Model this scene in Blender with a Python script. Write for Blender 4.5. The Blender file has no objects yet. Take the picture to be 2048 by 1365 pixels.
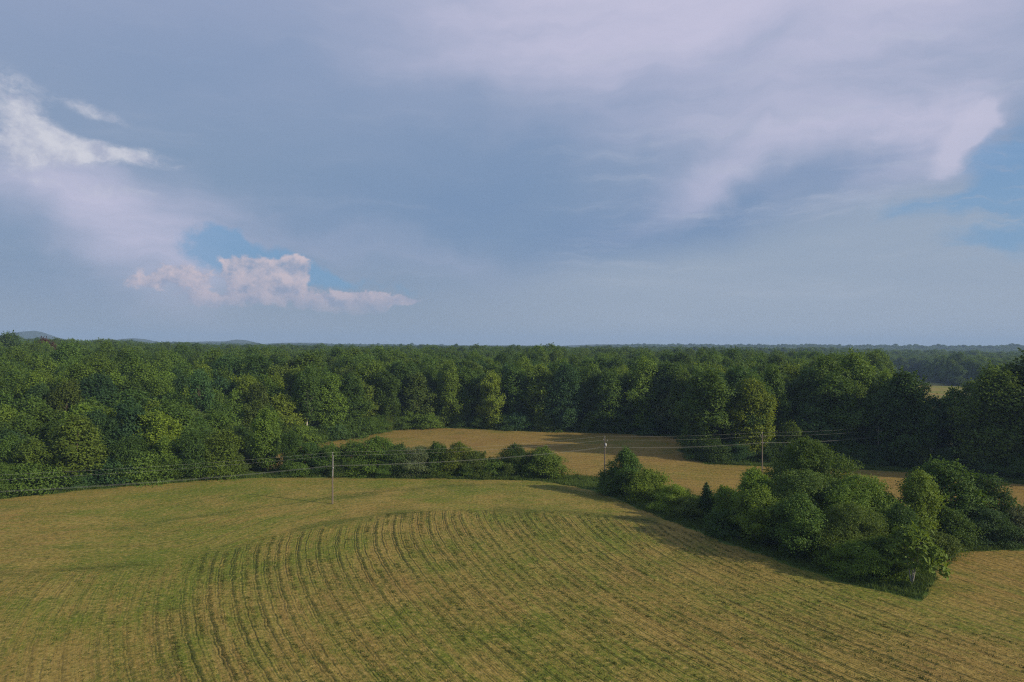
import bpy, math, random
import numpy as np
from mathutils import Vector, Matrix

random.seed(11)
RNG = np.random.default_rng(11)
scene = bpy.context.scene
C = scene.collection
EXPOSURE = 0.0

# ------------------------------------------------------------------ node helper
class S:
    """tiny arithmetic wrapper round a node socket"""
    def __init__(s, nt, sock): s.nt, s.k = nt, sock
    def _m(s, op, *a, clamp=False):
        n = s.nt.nodes.new('ShaderNodeMath'); n.operation = op; n.use_clamp = clamp
        for i, v in enumerate((s,) + a):
            if isinstance(v, S): s.nt.links.new(v.k, n.inputs[i])
            else: n.inputs[i].default_value = v
        return S(s.nt, n.outputs[0])
    def __add__(s, o): return s._m('ADD', o)
    __radd__ = __add__
    def __mul__(s, o): return s._m('MULTIPLY', o)
    __rmul__ = __mul__
    def __sub__(s, o): return s._m('SUBTRACT', o)
    def __rsub__(s, o): return (s * -1.0) + o
    def __truediv__(s, o): return s._m('DIVIDE', o)
    def clamp(s): return s._m('ADD', 0.0, clamp=True)
    def frac(s): return s._m('FRACT')
    def abs(s): return s._m('ABSOLUTE')
    def max(s, o): return s._m('MAXIMUM', o)
    def min(s, o): return s._m('MINIMUM', o)
    def pow(s, o): return s._m('POWER', o)
    def step(s, a, b):
        n = s.nt.nodes.new('ShaderNodeMapRange'); n.interpolation_type = 'SMOOTHSTEP'
        s.nt.links.new(s.k, n.inputs['Value'])
        n.inputs['From Min'].default_value = a; n.inputs['From Max'].default_value = b
        return S(s.nt, n.outputs[0])

def new(nt, t, **kw):
    n = nt.nodes.new(t)
    for k, v in kw.items(): setattr(n, k, v)
    return n

def setin(nt, n, name, v):
    if isinstance(v, S): nt.links.new(v.k, n.inputs[name])
    else: n.inputs[name].default_value = v

def noise(nt, vec, scale, detail=3.0, rough=0.55, color=False, dist=0.0):
    n = new(nt, 'ShaderNodeTexNoise')
    setin(nt, n, 'Vector', vec)
    n.inputs['Scale'].default_value = scale; n.inputs['Detail'].default_value = detail
    n.inputs['Roughness'].default_value = rough; n.inputs['Distortion'].default_value = dist
    return S(nt, n.outputs['Color' if color else 'Fac'])

def combine(nt, x, y, z=0.0):
    n = new(nt, 'ShaderNodeCombineXYZ')
    for i, v in enumerate((x, y, z)): setin(nt, n, i, v)
    return S(nt, n.outputs[0])

def mixc(nt, f, a, b, mode='MIX'):
    n = new(nt, 'ShaderNodeMix', data_type='RGBA', blend_type=mode)
    setin(nt, n, 0, f)
    for i, v in ((6, a), (7, b)):
        if isinstance(v, S): nt.links.new(v.k, n.inputs[i])
        else: n.inputs[i].default_value = (*v[:3], 1.0)
    return S(nt, n.outputs[2])

def vmath(nt, op, a, b):
    n = new(nt, 'ShaderNodeVectorMath', operation=op)
    for i, v in enumerate((a, b)):
        if isinstance(v, S): nt.links.new(v.k, n.inputs[i])
        elif v is not None: n.inputs[i].default_value = v
    return S(nt, n.outputs['Value' if op == 'LENGTH' else 'Vector'])

def lin(*rgb):
    return tuple(((c / 255) / 12.92 if c / 255 <= .04045 else ((c / 255 + .055) / 1.055) ** 2.4) for c in rgb)

# ------------------------------------------------------------------ camera
H_CAM = 36.0
cam = bpy.data.cameras.new('Camera'); cam.sensor_width = 36; cam.lens = 24.0
cam.clip_start = 0.5; cam.clip_end = 40000
camo = bpy.data.objects.new('Camera', cam); C.objects.link(camo)
pitch, roll = math.radians(0.29), math.radians(0.308)
camo.matrix_world = (Matrix.Translation((0, 0, H_CAM)) @ Matrix.Rotation(math.pi / 2 + pitch, 4, 'X')
                     @ Matrix.Rotation(roll, 4, 'Z'))
scene.camera = camo

# ------------------------------------------------------------------ sun and sky
SUN_EL, SUN_AZ = math.radians(24), math.radians(113)      # azimuth clockwise from +Y
to_sun = Vector((math.sin(SUN_AZ) * math.cos(SUN_EL), math.cos(SUN_AZ) * math.cos(SUN_EL), math.sin(SUN_EL)))
sun = bpy.data.lights.new('Sun', 'SUN'); sun.energy = 5.0; sun.angle = math.radians(0.6); sun.color = (1, 0.88, 0.68)
suno = bpy.data.objects.new('Sun', sun); C.objects.link(suno)
suno.rotation_euler = to_sun.to_track_quat('Z', 'Y').to_euler(); suno.location = to_sun * 500

world = bpy.data.worlds.new('World'); scene.world = world; world.use_nodes = True
nt = world.node_tree; nt.nodes.clear()
SKY = 0.1
def px_dir(px, py):
    a = math.atan((px - 1024) / 1365)
    return a, (684 + 11 * px / 2048 - py) / 1365 * math.cos(a)
def build_sky():
    sky = new(nt, 'ShaderNodeTexSky', sky_type='NISHITA')
    sky.sun_disc = False; sky.sun_elevation = SUN_EL; sky.sun_rotation = SUN_AZ
    sky.altitude = 200; sky.air_density = 1.0; sky.dust_density = 0.6; sky.ozone_density = 1.5
    tc = new(nt, 'ShaderNodeTexCoord')
    sep = new(nt, 'ShaderNodeSeparateXYZ'); nt.links.new(tc.outputs['Generated'], sep.inputs[0])
    x, y, z = (S(nt, sep.outputs[i]) for i in range(3))
    r = (x * x + y * y).pow(0.5).max(0.02)
    el = (z / r).max(-0.2)._m('ARCTANGENT')
    az = x._m('ARCTAN2', y)
    P = combine(nt, az, el)
    w1 = noise(nt, P, 3.2, 4, .55, True); w2 = noise(nt, P, 14, 4, .6, True)
    def warp(a, b):
        q = vmath(nt, 'MULTIPLY', vmath(nt, 'SUBTRACT', w1, (.5, .5, .5)), (a, a * .6, 0))
        q2 = vmath(nt, 'MULTIPLY', vmath(nt, 'SUBTRACT', w2, (.5, .5, .5)), (b, b * .7, 0))
        return vmath(nt, 'ADD', vmath(nt, 'ADD', P, q), q2)
    soft = warp(.30, .05); crisp = warp(.06, .07)
    def blob(c, px, py, sx, sy, rot=0.0, k=1.0):
        a, e = px_dir(px, py)
        m = new(nt, 'ShaderNodeMapping', vector_type='TEXTURE')
        nt.links.new(c.k, m.inputs['Vector'])
        f = math.cos(a)
        m.inputs['Location'].default_value = (a, e, 0)
        m.inputs['Rotation'].default_value = (0, 0, math.radians(rot))
        m.inputs['Scale'].default_value = (sx / 1365 * f, sy / 1365 * f, 1)
        d = vmath(nt, 'LENGTH', S(nt, m.outputs[0]), None)
        g = S(nt, new(nt, 'ShaderNodeValue').outputs[0]); g.k.node.outputs[0].default_value = math.e
        return g.pow(d * d * -1.0) * k
    def total(c, lst):
        t = None
        for b in lst:
            v = blob(c, *b); t = v if t is None else t + v
        return t
    # stretched streak noise for the high veil, leaning up to the right
    def rotmap(c, ang, sx, sy):
        m = new(nt, 'ShaderNodeMapping'); nt.links.new(c.k, m.inputs['Vector'])
        m.inputs['Rotation'].default_value = (0, 0, math.radians(ang)); m.inputs['Scale'].default_value = (sx, sy, 1)
        return S(nt, m.outputs[0])
    veil = noise(nt, rotmap(soft, -16, 1.0, 4.5), 2.6, 5, .55)
    fine = noise(nt, rotmap(warp(.08, .03), -12, 2.2, 9.0), 4.0, 5, .6)
    k = 1.07 / SKY / (2 ** EXPOSURE)
    def col(*rgb): return tuple(c * k for c in lin(*rgb))
    # base: thick grey-blue deck, paler towards the zenith and towards the horizon
    e1 = el.step(0.0, .16); e2 = el.step(.18, .50)
    base = mixc(nt, e1, col(142, 156, 173), col(124, 147, 175))
    base = mixc(nt, e2, base, col(148, 160, 189))
    # bright veil
    br = total(soft, [(1150, 60, 420, 170, 10, .75), (1700, 190, 420, 190, 12, .62), (1850, 290, 170, 70, 25, .5),
                      (1400, 385, 260, 34, 20, .34), (320, 540, 140, 80, 0, .45), (60, 300, 200, 60, -10, .2),
                      (300, 440, 240, 110, -14, .48), (120, 385, 240, 40, -8, .32), (700, 470, 380, 60, -14, .22), (1650, 30, 420, 120, 0, .35)])
    br = (br * (veil * 1.1 + .42) + (veil - .5) * .42 + (fine - .5) * .24 * (br + .4))
    colr = mixc(nt, br.step(-.05, 1.05), base, col(190, 189, 212))
    dk = total(soft, [(1000, 360, 330, 100, 4, .62), (1480, 420, 330, 34, 14, .75), (90, 580, 170, 90, 0, .28),
                      (450, 170, 380, 110, -6, .36), (860, 430, 260, 60, 0, .3), (1200, 440, 200, 40, 16, .5), (1400, 170, 260, 50, 20, .28)])
    colr = mixc(nt, (dk * (1.25 - veil * .8)).clamp(), colr, col(114, 140, 175))
    # combed streaks under the deck, running up to the right
    comb = noise(nt, rotmap(warp(.12, .03), -17, 1.5, 11.0), 2.6, 7, .62); waz0 = az.step(-.05, .3)
    colr = mixc(nt, (comb.step(.5, .74) * el.step(.03, .1) * (.10 + waz0 * .30)).clamp(), colr, col(180, 186, 203))
    # lower bank of thin cloud whose upper edge climbs to the right
    sx = new(nt, 'ShaderNodeSeparateXYZ'); nt.links.new(warp(.07, .02).k, sx.inputs[0])
    waz, wel = S(nt, sx.outputs[0]), S(nt, sx.outputs[1])
    qd = wel - (waz * .1617 + .1105)
    bank = (1 - qd.step(-.045, .022)) * waz.step(-.16, .22) * (1 - waz.step(.55, 1.0) * .5)
    colr = mixc(nt, bank * (.34 + comb * .55), colr, col(160, 172, 188))
    # openings to the blue sky
    blue = mixc(nt, el.step(0.02, .4), col(112, 156, 194), col(104, 150, 198))
    bs = vmath(nt, 'SCALE', S(nt, sky.outputs[0]), None); bs.k.node.inputs['Scale'].default_value = .55
    blue = mixc(nt, .1, blue, bs)
    n0 = noise(nt, P, 20, 8, .66)
    hole = total(crisp, [(445, 488, 64, 36, -10, 1.05), (550, 512, 105, 28, -20, .85), (700, 560, 190, 20, -10, .6), (480, 530, 140, 30, -10, .5)])
    hole = (hole + (n0 - .5) * 1.7).step(.30, .90)
    colr = mixc(nt, hole * .74, colr, blue)
    hr = total(crisp, [(2035, 350, 100, 85, 40, 1.2), (1930, 400, 150, 24, 12, .8), (1990, 475, 130, 22, 0, .65), (2300, 330, 230, 110, 30, .8)])
    hr = ((hr + (fine - .5) * 1.4 + (comb - .5) * .8).step(.15, 1.05))
    hr = hr * (1 - noise(nt, rotmap(crisp, -8, 3, 14), 3.5, 5, .6).step(.50, .70) * .8)
    colr = mixc(nt, hr * .70, colr, blue)
    # edge of the high cloud on the right: bright billowed rim
    rim = total(crisp, [(1915, 300, 85, 30, 38, 1.0), (1960, 262, 50, 30, 52, .9), (1840, 265, 160, 60, 18, .55)])
    rim = (rim + (n0 - .5) * 1.0 + (fine - .5) * .6).step(.18, 1.05)
    colr = mixc(nt, rim * .72, colr, col(192, 191, 212))
    # cumulus: billowed, lit from the right
    def billow(v):
        a = 1 - (noise(nt, v, 17, 2, .5) * 2 - 1).abs() * 1.5
        b = 1 - (noise(nt, v, 44, 3, .6) * 2 - 1).abs() * 1.5
        return a * .6 + b * .4
    sh = vmath(nt, 'ADD', P, (.008, .010, 0))
    b1 = billow(P); b2 = billow(sh)
    relief = ((b1 - b2) * 2.0 + .52 + (n0 - .5) * .5).clamp()
    thin = warp(.02, .035)
    cu = total(thin, [(545, 552, 58, 32, 0, 1.0), (472, 535, 34, 26, 0, .8), (590, 540, 28, 26, 0, .6), (540, 590, 130, 22, 0, .55), (700, 606, 44, 20, 0, .95), (640, 612, 40, 15, 0, .65), (752, 600, 26, 17, 0, .8), (812, 602, 30, 8, 0, .8),
                     (360, 552, 60, 22, 0, .6), (300, 570, 60, 16, 0, .35), (420, 600, 60, 14, 0, .5)])
    cub = cu; cu = cu + (b1 - .62) * .95 + (n0 - .5) * .7
    cum = cu.step(.40, .68) * cub.step(.08, .3) * el.step(.028, .07)
    ccol = mixc(nt, relief, col(143, 154, 178), col(206, 190, 195))
    ccol = mixc(nt, el.step(.05, .11), mixc(nt, .5, ccol, col(150, 156, 180)), ccol)
    colr = mixc(nt, cum * .86, colr, ccol)
    wisp = noise(nt, rotmap(crisp, 14, 4.0, 9.0), 3.0, 7, .66)
    wl = total(thin, [(20, 235, 110, 40, -32, .95), (215, 312, 105, 22, -3, 1.4), (30, 300, 90, 36, 0, .8), (185, 236, 110, 16, -16, .45), (200, 272, 70, 14, -10, -.35), (30, 195, 60, 30, -40, .4), (250, 385, 120, 14, -4, .42), (90, 375, 120, 20, -10, .35)])
    wlb = wl; wl = (wl * (.25 + wisp * 1.3) + (wisp - .5) * 1.0 + (n0 - .5) * .9)
    wlm = wl.step(.16, .95) * wlb.step(.06, .35)
    colr = mixc(nt, wlm * .85, colr, mixc(nt, (relief * .6 + wisp * .6 - .05).clamp(), col(158, 165, 190), col(212, 212, 219)))
    bg = new(nt, 'ShaderNodeBackground'); bg.inputs['Strength'].default_value = SKY
    nt.links.new(colr.k, bg.inputs['Color'])
    o = new(nt, 'ShaderNodeOutputWorld'); nt.links.new(bg.outputs[0], o.inputs['Surface'])
build_sky()
world.cycles.sampling_method = 'MANUAL'; world.cycles.sample_map_resolution = 512

vs = scene.view_settings
vs.view_transform = 'Standard'; vs.look = 'None'; vs.exposure = EXPOSURE; vs.gamma = 1; vs.use_curve_mapping = False
scene.cycles.use_denoising = False; scene.cycles.filter_width = 1.15
scene.cycles.volume_bounces = 0
scene.cycles.max_bounces = 6; scene.cycles.diffuse_bounces = 3; scene.cycles.transmission_bounces = 3

# ------------------------------------------------------------------ terrain functions (numpy)
def hash2(i, j, seed):
    n = (i.astype(np.int64) * 374761393 + j.astype(np.int64) * 668265263 + seed * 1442695041) & 0xFFFFFFFF
    n = ((n ^ (n >> 13)) * 1274126177) & 0xFFFFFFFF
    return ((n ^ (n >> 16)) & 0xFFFF) / 65535.0
def vnoise(x, y, seed=0):
    x = np.asarray(x, float); y = np.asarray(y, float)
    i = np.floor(x); j = np.floor(y); fx = x - i; fy = y - j
    fx = fx * fx * (3 - 2 * fx); fy = fy * fy * (3 - 2 * fy)
    a = hash2(i, j, seed); b = hash2(i + 1, j, seed); c = hash2(i, j + 1, seed); d = hash2(i + 1, j + 1, seed)
    return (a * (1 - fx) + b * fx) * (1 - fy) + (c * (1 - fx) + d * fx) * fy
def sstep(a, b, x):
    t = np.clip((x - a) / (b - a), 0, 1); return t * t * (3 - 2 * t)
def height(x, y):
    x = np.asarray(x, float); y = np.asarray(y, float)
    r = np.hypot(x, y)
    t = np.clip(x / np.maximum(np.abs(y), 1), -1.2, 1.2)
    h = (vnoise(x / 45, y / 45, 3) - .5) * .5
    far = sstep(330, 1000, r)
    h = h + far * ((vnoise(x / 620, y / 520, 5) - .55) * 16 + (vnoise(x / 1700 + 3, y / 1100, 6) - .5) * 22 * sstep(900, 2500, r))
    h = h + 7 * sstep(-.35, -.75, t) * sstep(300, 800, r)                       # gentle rise of the left wood
    h = h - 7 * sstep(.0, .6, t) * sstep(400, 1000, r) * (1 - sstep(2200, 3400, r))
    h = h + 24 * sstep(3300, 3900, r) - 6 * sstep(1500, 3000, r)
    return h

def in_poly(x, y, poly):
    x = np.asarray(x, float); y = np.asarray(y, float)
    c = np.zeros(x.shape, bool); n = len(poly)
    for i in range(n):
        x1, y1 = poly[i]; x2, y2 = poly[(i + 1) % n]
        if y1 == y2: continue
        m = ((y1 > y) != (y2 > y)) & (x < (x2 - x1) * (y - y1) / (y2 - y1) + x1)
        c ^= m
    return c
def line_dist(x, y, pts, closed=False):
    """distance to a polyline and the arc length of the nearest point"""
    x = np.asarray(x, float); y = np.asarray(y, float)
    best = np.full(x.shape, 1e9); al = np.zeros(x.shape); acc = 0.0
    q = list(pts) + ([pts[0]] if closed else [])
    for (x1, y1), (x2, y2) in zip(q[:-1], q[1:]):
        L = math.hypot(x2 - x1, y2 - y1)
        t = np.clip(((x - x1) * (x2 - x1) + (y - y1) * (y2 - y1)) / (L * L), 0, 1)
        d = np.hypot(x - (x1 + t * (x2 - x1)), y - (y1 + t * (y2 - y1)))
        m = d < best
        best = np.where(m, d, best); al = np.where(m, acc + t * L, al); acc += L
    return best, al

OPEN = [(-420, -250), (-420, 20), (-190, 112), (-140, 147), (-118, 160), (-102, 171), (-82, 181), (-72, 186), (-80, 205),
        (-76, 240), (-62, 263), (-47, 291), (-27, 296), (-5, 291), (16, 285), (46, 280), (68, 270), (72, 245), (60, 232),
        (60, 212), (82, 210), (102, 209), (119, 202), (137, 186), (165, 165), (210, 140), (420, 100), (420, -250)]
NEAR = [(-400, -240), (-400, 20), (-188, 109), (-139, 144), (-117, 157), (-101, 168), (-81, 178), (-70, 182), (-44, 183), (-17, 182),
        (8, 180), (22, 168), (31, 143), (40, 124), (50, 105), (58, 97), (66, 106), (74, 119), (93, 122), (140, 124), (400, 122), (400, -240)]
FAR = [(-70, 194), (-44, 193), (8, 190), (22, 185), (34, 174), (44, 163), (54, 153), (85, 143), (110, 138), (400, 130), (400, 101),
       (209, 134), (162, 158), (135, 178), (118, 194), (102, 201), (82, 204), (59, 207), (57, 234), (70, 246), (66, 268), (46, 278),
       (16, 283), (-5, 289), (-27, 294), (-47, 289), (-61, 261), (-74, 239), (-78, 206)]
MEADOW = [(155, 285), (255, 300), (600, 520), (640, 700), (460, 715), (585, 970), (505, 1000), (380, 700)]
ROWS = [(-170, 88), (-110, 98), (-79, 105), (-69, 108), (-58, 111), (-50, 119), (-41, 132), (-28, 144), (-13, 149), (13, 147), (28, 141), (36, 128), (46, 108), (56, 92), (75, 60), (110, -20),
        (-170, -20)]
G1 = [(-150, 82), (-100, 107), (-86, 117), (-68, 139), (-44, 157), (-16, 173), (6, 177), (24, 158)]
G2 = [(-170, 88), (-110, 98), (-79, 105), (-69, 108), (-58, 111), (-50, 119), (-41, 132), (-28, 144), (-13, 149), (13, 147), (28, 141)]
G3 = [(-58, 111), (-55, 100), (-47, 90), (-37, 81), (-26, 75), (0, 67), (30, 55)]

def row_u(x, y):
    """coordinate across the mown rows: constant along a row"""
    yy = np.clip(y, 40, 175)
    return x + .12 * (yy - 145) - .0035 * (145 - yy) ** 2 - .04 * (yy - 95) * sstep(-10, -70, x) + .35 * np.sin(y / 17.0) * .6 + (vnoise(x / 30, y / 30, 9) - .5) * 2.0
ROW = 3.5

# ------------------------------------------------------------------ materials
def mat(name):
    m = bpy.data.materials.new(name); m.use_nodes = True
    m.node_tree.nodes.clear()
    return m, m.node_tree
def finish(nt, shader):
    o = new(nt, 'ShaderNodeOutputMaterial'); nt.links.new(shader, o.inputs['Surface'])
def attr(nt, name, out='Fac'):
    a = new(nt, 'ShaderNodeAttribute', attribute_name=name); return S(nt, a.outputs[out])

def leaf_mat(name, c, spread=.26, yellow=.18, trans=.40):
    m, nt = mat(name)
    oi = new(nt, 'ShaderNodeObjectInfo'); rnd = S(nt, oi.outputs['Random'])
    lv = attr(nt, 'tone')
    geo = new(nt, 'ShaderNodeNewGeometry'); pos = S(nt, geo.outputs['Position'])
    patch = noise(nt, pos, .35, 2, .6)
    yel = (c[0] * 1.3, c[1] * 1.14, c[2] * .8)
    cool = (c[0] * .78, c[1] * .93, c[2] * 1.25)
    base = mixc(nt, rnd, cool, c)
    base = mixc(nt, (lv.step(.35, 1.0) * yellow * 1.1 + (rnd * 7.31).frac().step(.55, 1) * yellow * 1.6 + (patch - .5) * .5).clamp(), base, yel)
    br = (rnd * 3.7).frac() * spread * 2 + (1 - spread) + (lv - .5) * .32 + (patch - .5) * .4
    col = vmath(nt, 'SCALE', base, None); nt.links.new(br.k, col.k.node.inputs['Scale'])
    d = new(nt, 'ShaderNodeBsdfPrincipled'); nt.links.new(col.k, d.inputs['Base Color'])
    d.inputs['Roughness'].default_value = .62; d.inputs['Specular IOR Level'].default_value = .25
    t = new(nt, 'ShaderNodeBsdfTranslucent')
    tcol = mixc(nt, 1.0, col, (1.25, 1.15, .45), 'MULTIPLY'); nt.links.new(tcol.k, t.inputs['Color'])
    mx = new(nt, 'ShaderNodeMixShader'); mx.inputs[0].default_value = trans
    nt.links.new(d.outputs[0], mx.inputs[1]); nt.links.new(t.outputs[0], mx.inputs[2])
    finish(nt, mx.outputs[0]); return m
LEAF = {
    'dark green':   leaf_mat('leaves_dark_green', (.082, .140, .020)),
    'mid green':    leaf_mat('leaves_mid_green', (.112, .178, .022)),
    'yellow-green': leaf_mat('leaves_yellow_green', (.160, .220, .025), yellow=.25),
    'bright green': leaf_mat('leaves_bright_green', (.152, .222, .024)),
    'olive':        leaf_mat('leaves_olive', (.112, .162, .026)),
    'blue-green':   leaf_mat('leaves_blue_green', (.074, .138, .034), yellow=.05),
    'grey-green':   leaf_mat('leaves_grey_green', (.125, .150, .056), yellow=.1),
    'rust':         leaf_mat('leaves_rust', (.17, .075, .035), yellow=.1),
}
def simple(name, c, rough=.85, c2=None, scale=6.0, stretch=(1, 1, .15), bump=0.0):
    m, nt = mat(name)
    tc = new(nt, 'ShaderNodeTexCoord'); mp = new(nt, 'ShaderNodeMapping'); mp.inputs['Scale'].default_value = stretch
    nt.links.new(tc.outputs['Object'], mp.inputs[0])
    n = noise(nt, S(nt, mp.outputs[0]), scale, 4, .6)
    col = mixc(nt, n, c, c2 or tuple(v * .6 for v in c))
    b = new(nt, 'ShaderNodeBsdfPrincipled'); nt.links.new(col.k, b.inputs['Base Color']); b.inputs['Roughness'].default_value = rough
    if bump:
        bp = new(nt, 'ShaderNodeBump'); bp.inputs['Strength'].default_value = bump; nt.links.new(n.k, bp.inputs['Height']); nt.links.new(bp.outputs[0], b.inputs['Normal'])
    finish(nt, b.outputs[0]); return m
BARK = simple('bark', (.11, .085, .06), c2=(.05, .04, .03), bump=.5)
BARK_PALE = simple('bark_pale', (.45, .42, .37), c2=(.25, .22, .18), scale=3)
BARK_DEAD = simple('bark_dead', (.42, .39, .34), c2=(.25, .23, .2), scale=3)
POLEWOOD = simple('weathered_pole_wood', (.20, .16, .12), c2=(.10, .075, .055), scale=9, bump=.3)
PALEMETAL = simple('galvanised_metal', (.55, .55, .55), rough=.45, c2=(.42, .42, .42))
PORCELAIN = simple('porcelain', (.5, .48, .45), rough=.3, c2=(.35, .33, .31))
WIREMAT = simple('aluminium_wire', (.33, .33, .32), rough=.5, c2=(.28, .28, .27))

def ground_mat():
    m, nt = mat('farmland')
    geo = new(nt, 'ShaderNodeNewGeometry'); pos = S(nt, geo.outputs['Position'])
    ac, al = attr(nt, 'across'), attr(nt, 'along')
    cl = new(nt, 'ShaderNodeAttribute', attribute_name='cover')
    sp = new(nt, 'ShaderNodeSeparateColor'); nt.links.new(cl.outputs['Color'], sp.inputs[0])
    mown, lush, rows = (S(nt, sp.outputs[i]) for i in range(3))
    band = attr(nt, 'band'); fari = attr(nt, 'farfield')
    big = noise(nt, pos, .022, 3, .55); mid = noise(nt, pos, .11, 4, .6); fine = noise(nt, pos, 1.6, 5, .72); tiny = noise(nt, pos, 6.0, 3, .7)
    streak = noise(nt, combine(nt, ac * 1.1, al * .07), 1.0, 5, .62)
    streak2 = noise(nt, combine(nt, ac * 3.2, al * .16), 1.0, 4, .65)
    blot = noise(nt, pos, .55, 4, .68)
    straw, strawp = (.248, .178, .042), (.350, .262, .068)
    red, green, dark = (.235, .130, .044), (.128, .170, .017), (.040, .052, .010)
    col = mixc(nt, (streak * .7 + blot * .5 - .1).step(.3, .75), straw, strawp)
    swath = new(nt, 'ShaderNodeTexWhiteNoise', noise_dimensions='1D')
    fl = (ac / ROW + .5)._m('FLOOR'); nt.links.new(fl.k, swath.inputs['W']); sw = (S(nt, swath.outputs['Value']) - .5) * rows
    col = mixc(nt, ((mid - .5) * 2.2 - (big - .5) * 1.5 + (streak2 - .5) * 1.9 + (blot - .5) * 1.4 + sw * .3 + .22).clamp() * .75, col, red)
    # young regrowth, patchy and along the rows
    gp = ((big - .5) * 2.8 + (mid - .5) * 2.2 + (streak - .5) * 1.7 + (blot - .5) * 1.5 + (fine - .5) * 1.6 - sw * .35 + .43 - fari * .36 + rows * .03).clamp()
    col = mixc(nt, gp * .9, col, green)
    # mown rows: thin darker seams of taller grass between swaths
    wob = (noise(nt, pos, .35, 3, .6) - .5) * .26
    ph = ((ac / ROW + wob).frac() - .5).abs()
    seam = ph.step(.365, .47) * (noise(nt, combine(nt, ac * .27, al * .06), 1.0, 4, .65) * .9 + .18).step(.28, .8)
    ph2 = ((ac / ROW * 2.0 + .31 + wob * 2).frac() - .5).abs()
    seam2 = ph2.step(.36, .49) * .7 * noise(nt, combine(nt, ac * .5, al * .07), 1.0, 4, .65).step(.32, .6)
    ph3 = ((ac / ROW * 4.0 + .13 + wob * 3).frac() - .5).abs()
    seam3 = ph3.step(.3, .5) * .4 * noise(nt, combine(nt, ac * .8, al * .09), 1.0, 4, .65).step(.4, .7)
    sm = seam.max(seam2).max(seam3)
    col = mixc(nt, (sm * rows * (blot.step(.25, .6) * .6 + fine * .7)).clamp() * .78, col, dark)
    col = mixc(nt, (band * (fine * .8 + mid * .9 + blot * .5 - .3)).clamp() * .85, col, (.088, .122, .018))
    col = mixc(nt, (fine.step(.50, .66) * .75 + tiny.step(.52, .7) * .6 + blot.step(.54, .72) * .4).clamp(), col, mixc(nt, .68, col, (.045, .042, .014)))
    col = mixc(nt, (1 - fine.step(.32, .48)) * .6, col, (.42, .31, .10))
    col = mixc(nt, fari * .55, col, mixc(nt, 1.0, col, (.92, .80, .80), 'MULTIPLY'))
    lushc = mixc(nt, mid, (.055, .095, .018), (.10, .15, .03))
    floor = mixc(nt, fine, (.035, .045, .015), (.07, .075, .03))
    off = mixc(nt, lush, floor, lushc)
    edge = (mown + (fine - .5) * .6).step(.3, .7)
    col = mixc(nt, edge, off, col)
    b = new(nt, 'ShaderNodeBsdfPrincipled'); nt.links.new(col.k, b.inputs['Base Color'])
    b.inputs['Roughness'].default_value = .95; b.inputs['Specular IOR Level'].default_value = .1
    hgt = fine * .3 + blot * .3 + streak2 * .15 + sm * rows * .3 + tiny * .08
    bp = new(nt, 'ShaderNodeBump'); bp.inputs['Strength'].default_value = .9; bp.inputs['Distance'].default_value = .6
    nt.links.new(hgt.k, bp.inputs['Height']); nt.links.new(bp.outputs[0], b.inputs['Normal'])
    finish(nt, b.outputs[0]); return m
FARM = ground_mat()

# ------------------------------------------------------------------ the ground sheet
def spaced(a, b, st, far):
    mid = list(np.arange(a, b + .01, st)); up = []; v = b; s = st
    while v < far: s *= 1.13; v += s; up.append(min(v, far))
    dn = []; v = a; s = st
    while v > -far: s *= 1.13; v -= s; dn.append(max(v, -far))
    return np.array(dn[::-1] + mid + up)
FARR = 9000.0
gx = spaced(-126, 150, 1.0, FARR); gy = spaced(42, 300, 1.0, FARR)
GX, GY = np.meshgrid(gx, gy)
GZ = height(GX, GY)
dN, alN = line_dist(GX.ravel(), GY.ravel(), NEAR, True); dN = dN.reshape(GX.shape); alN = alN.reshape(GX.shape)
dF, alF = line_dist(GX.ravel(), GY.ravel(), FAR, True); dF = dF.reshape(GX.shape); alF = alF.reshape(GX.shape)
inN, inF, inM = in_poly(GX, GY, NEAR), in_poly(GX, GY, FAR), in_poly(GX, GY, MEADOW)
inO = in_poly(GX, GY, OPEN); inR = in_poly(GX, GY, ROWS)
dR, _ = line_dist(GX, GY, ROWS, True); dO, _ = line_dist(GX, GY, OPEN, True)
sN = np.where(inN, dN, -dN); sF = np.where(inF, dF, -dF)
mown = np.maximum(np.maximum(sstep(-.6, .9, sN + (vnoise(GX / 3, GY / 3, 21) - .5) * 2), sstep(-.6, .9, sF + (vnoise(GX / 3, GY / 3, 22) - .5) * 2)), inM * .85)
lush = np.where(inO, 1.0, sstep(6, 0, dO)) * 1.0
rowm = sstep(-1.0, 4, np.where(inR, dR, -dR) - 5 * (vnoise(GX / 5, GY / 5, 33) - .4))
d1, a1 = line_dist(GX, GY, G1); d2, a2 = line_dist(GX, GY, G2); d3, a3 = line_dist(GX, GY, G3)
nz = (vnoise(GX / 6, GY / 6, 31) - .5) * 2.6; nz2 = vnoise(GX / 9, GY / 9, 32)
band = np.maximum(np.exp(-((d1 + nz) / 2.2) ** 2) * sstep(.2, .6, nz2) * .8, np.exp(-((d2 + nz * 1.5) / 2.8) ** 2) * (.12 + .88 * sstep(.25, .7, nz2)))
band = np.maximum(band, np.exp(-((d3 + nz * .5) / .8) ** 2) * .4 * sstep(.25, .6, vnoise(GX / 7, GY / 7, 36)))
band = np.maximum(band, np.exp(-((dN - 14 + nz) / 1.6) ** 2) * .4 * (GY > 130) * inN)
ac = np.where(inR, row_u(GX, GY), np.where(inF, GY * .95 + .2 * GX + 6 * np.sin(GX / 40), np.where(GX > 40, row_u(GX, GY), d2 * .8 + .2 * dN + 1.5 * (vnoise(GX / 20, GY / 20, 38) - .5))))
al = np.where(inR, GY, np.where(inF, GX, a2))
inner = sstep(-2, 8, (GX + 52) + .35 * (GY - 100) + 9 * (vnoise(GX / 18, GY / 18, 34) - .5))          # rows fade out towards the left
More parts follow.
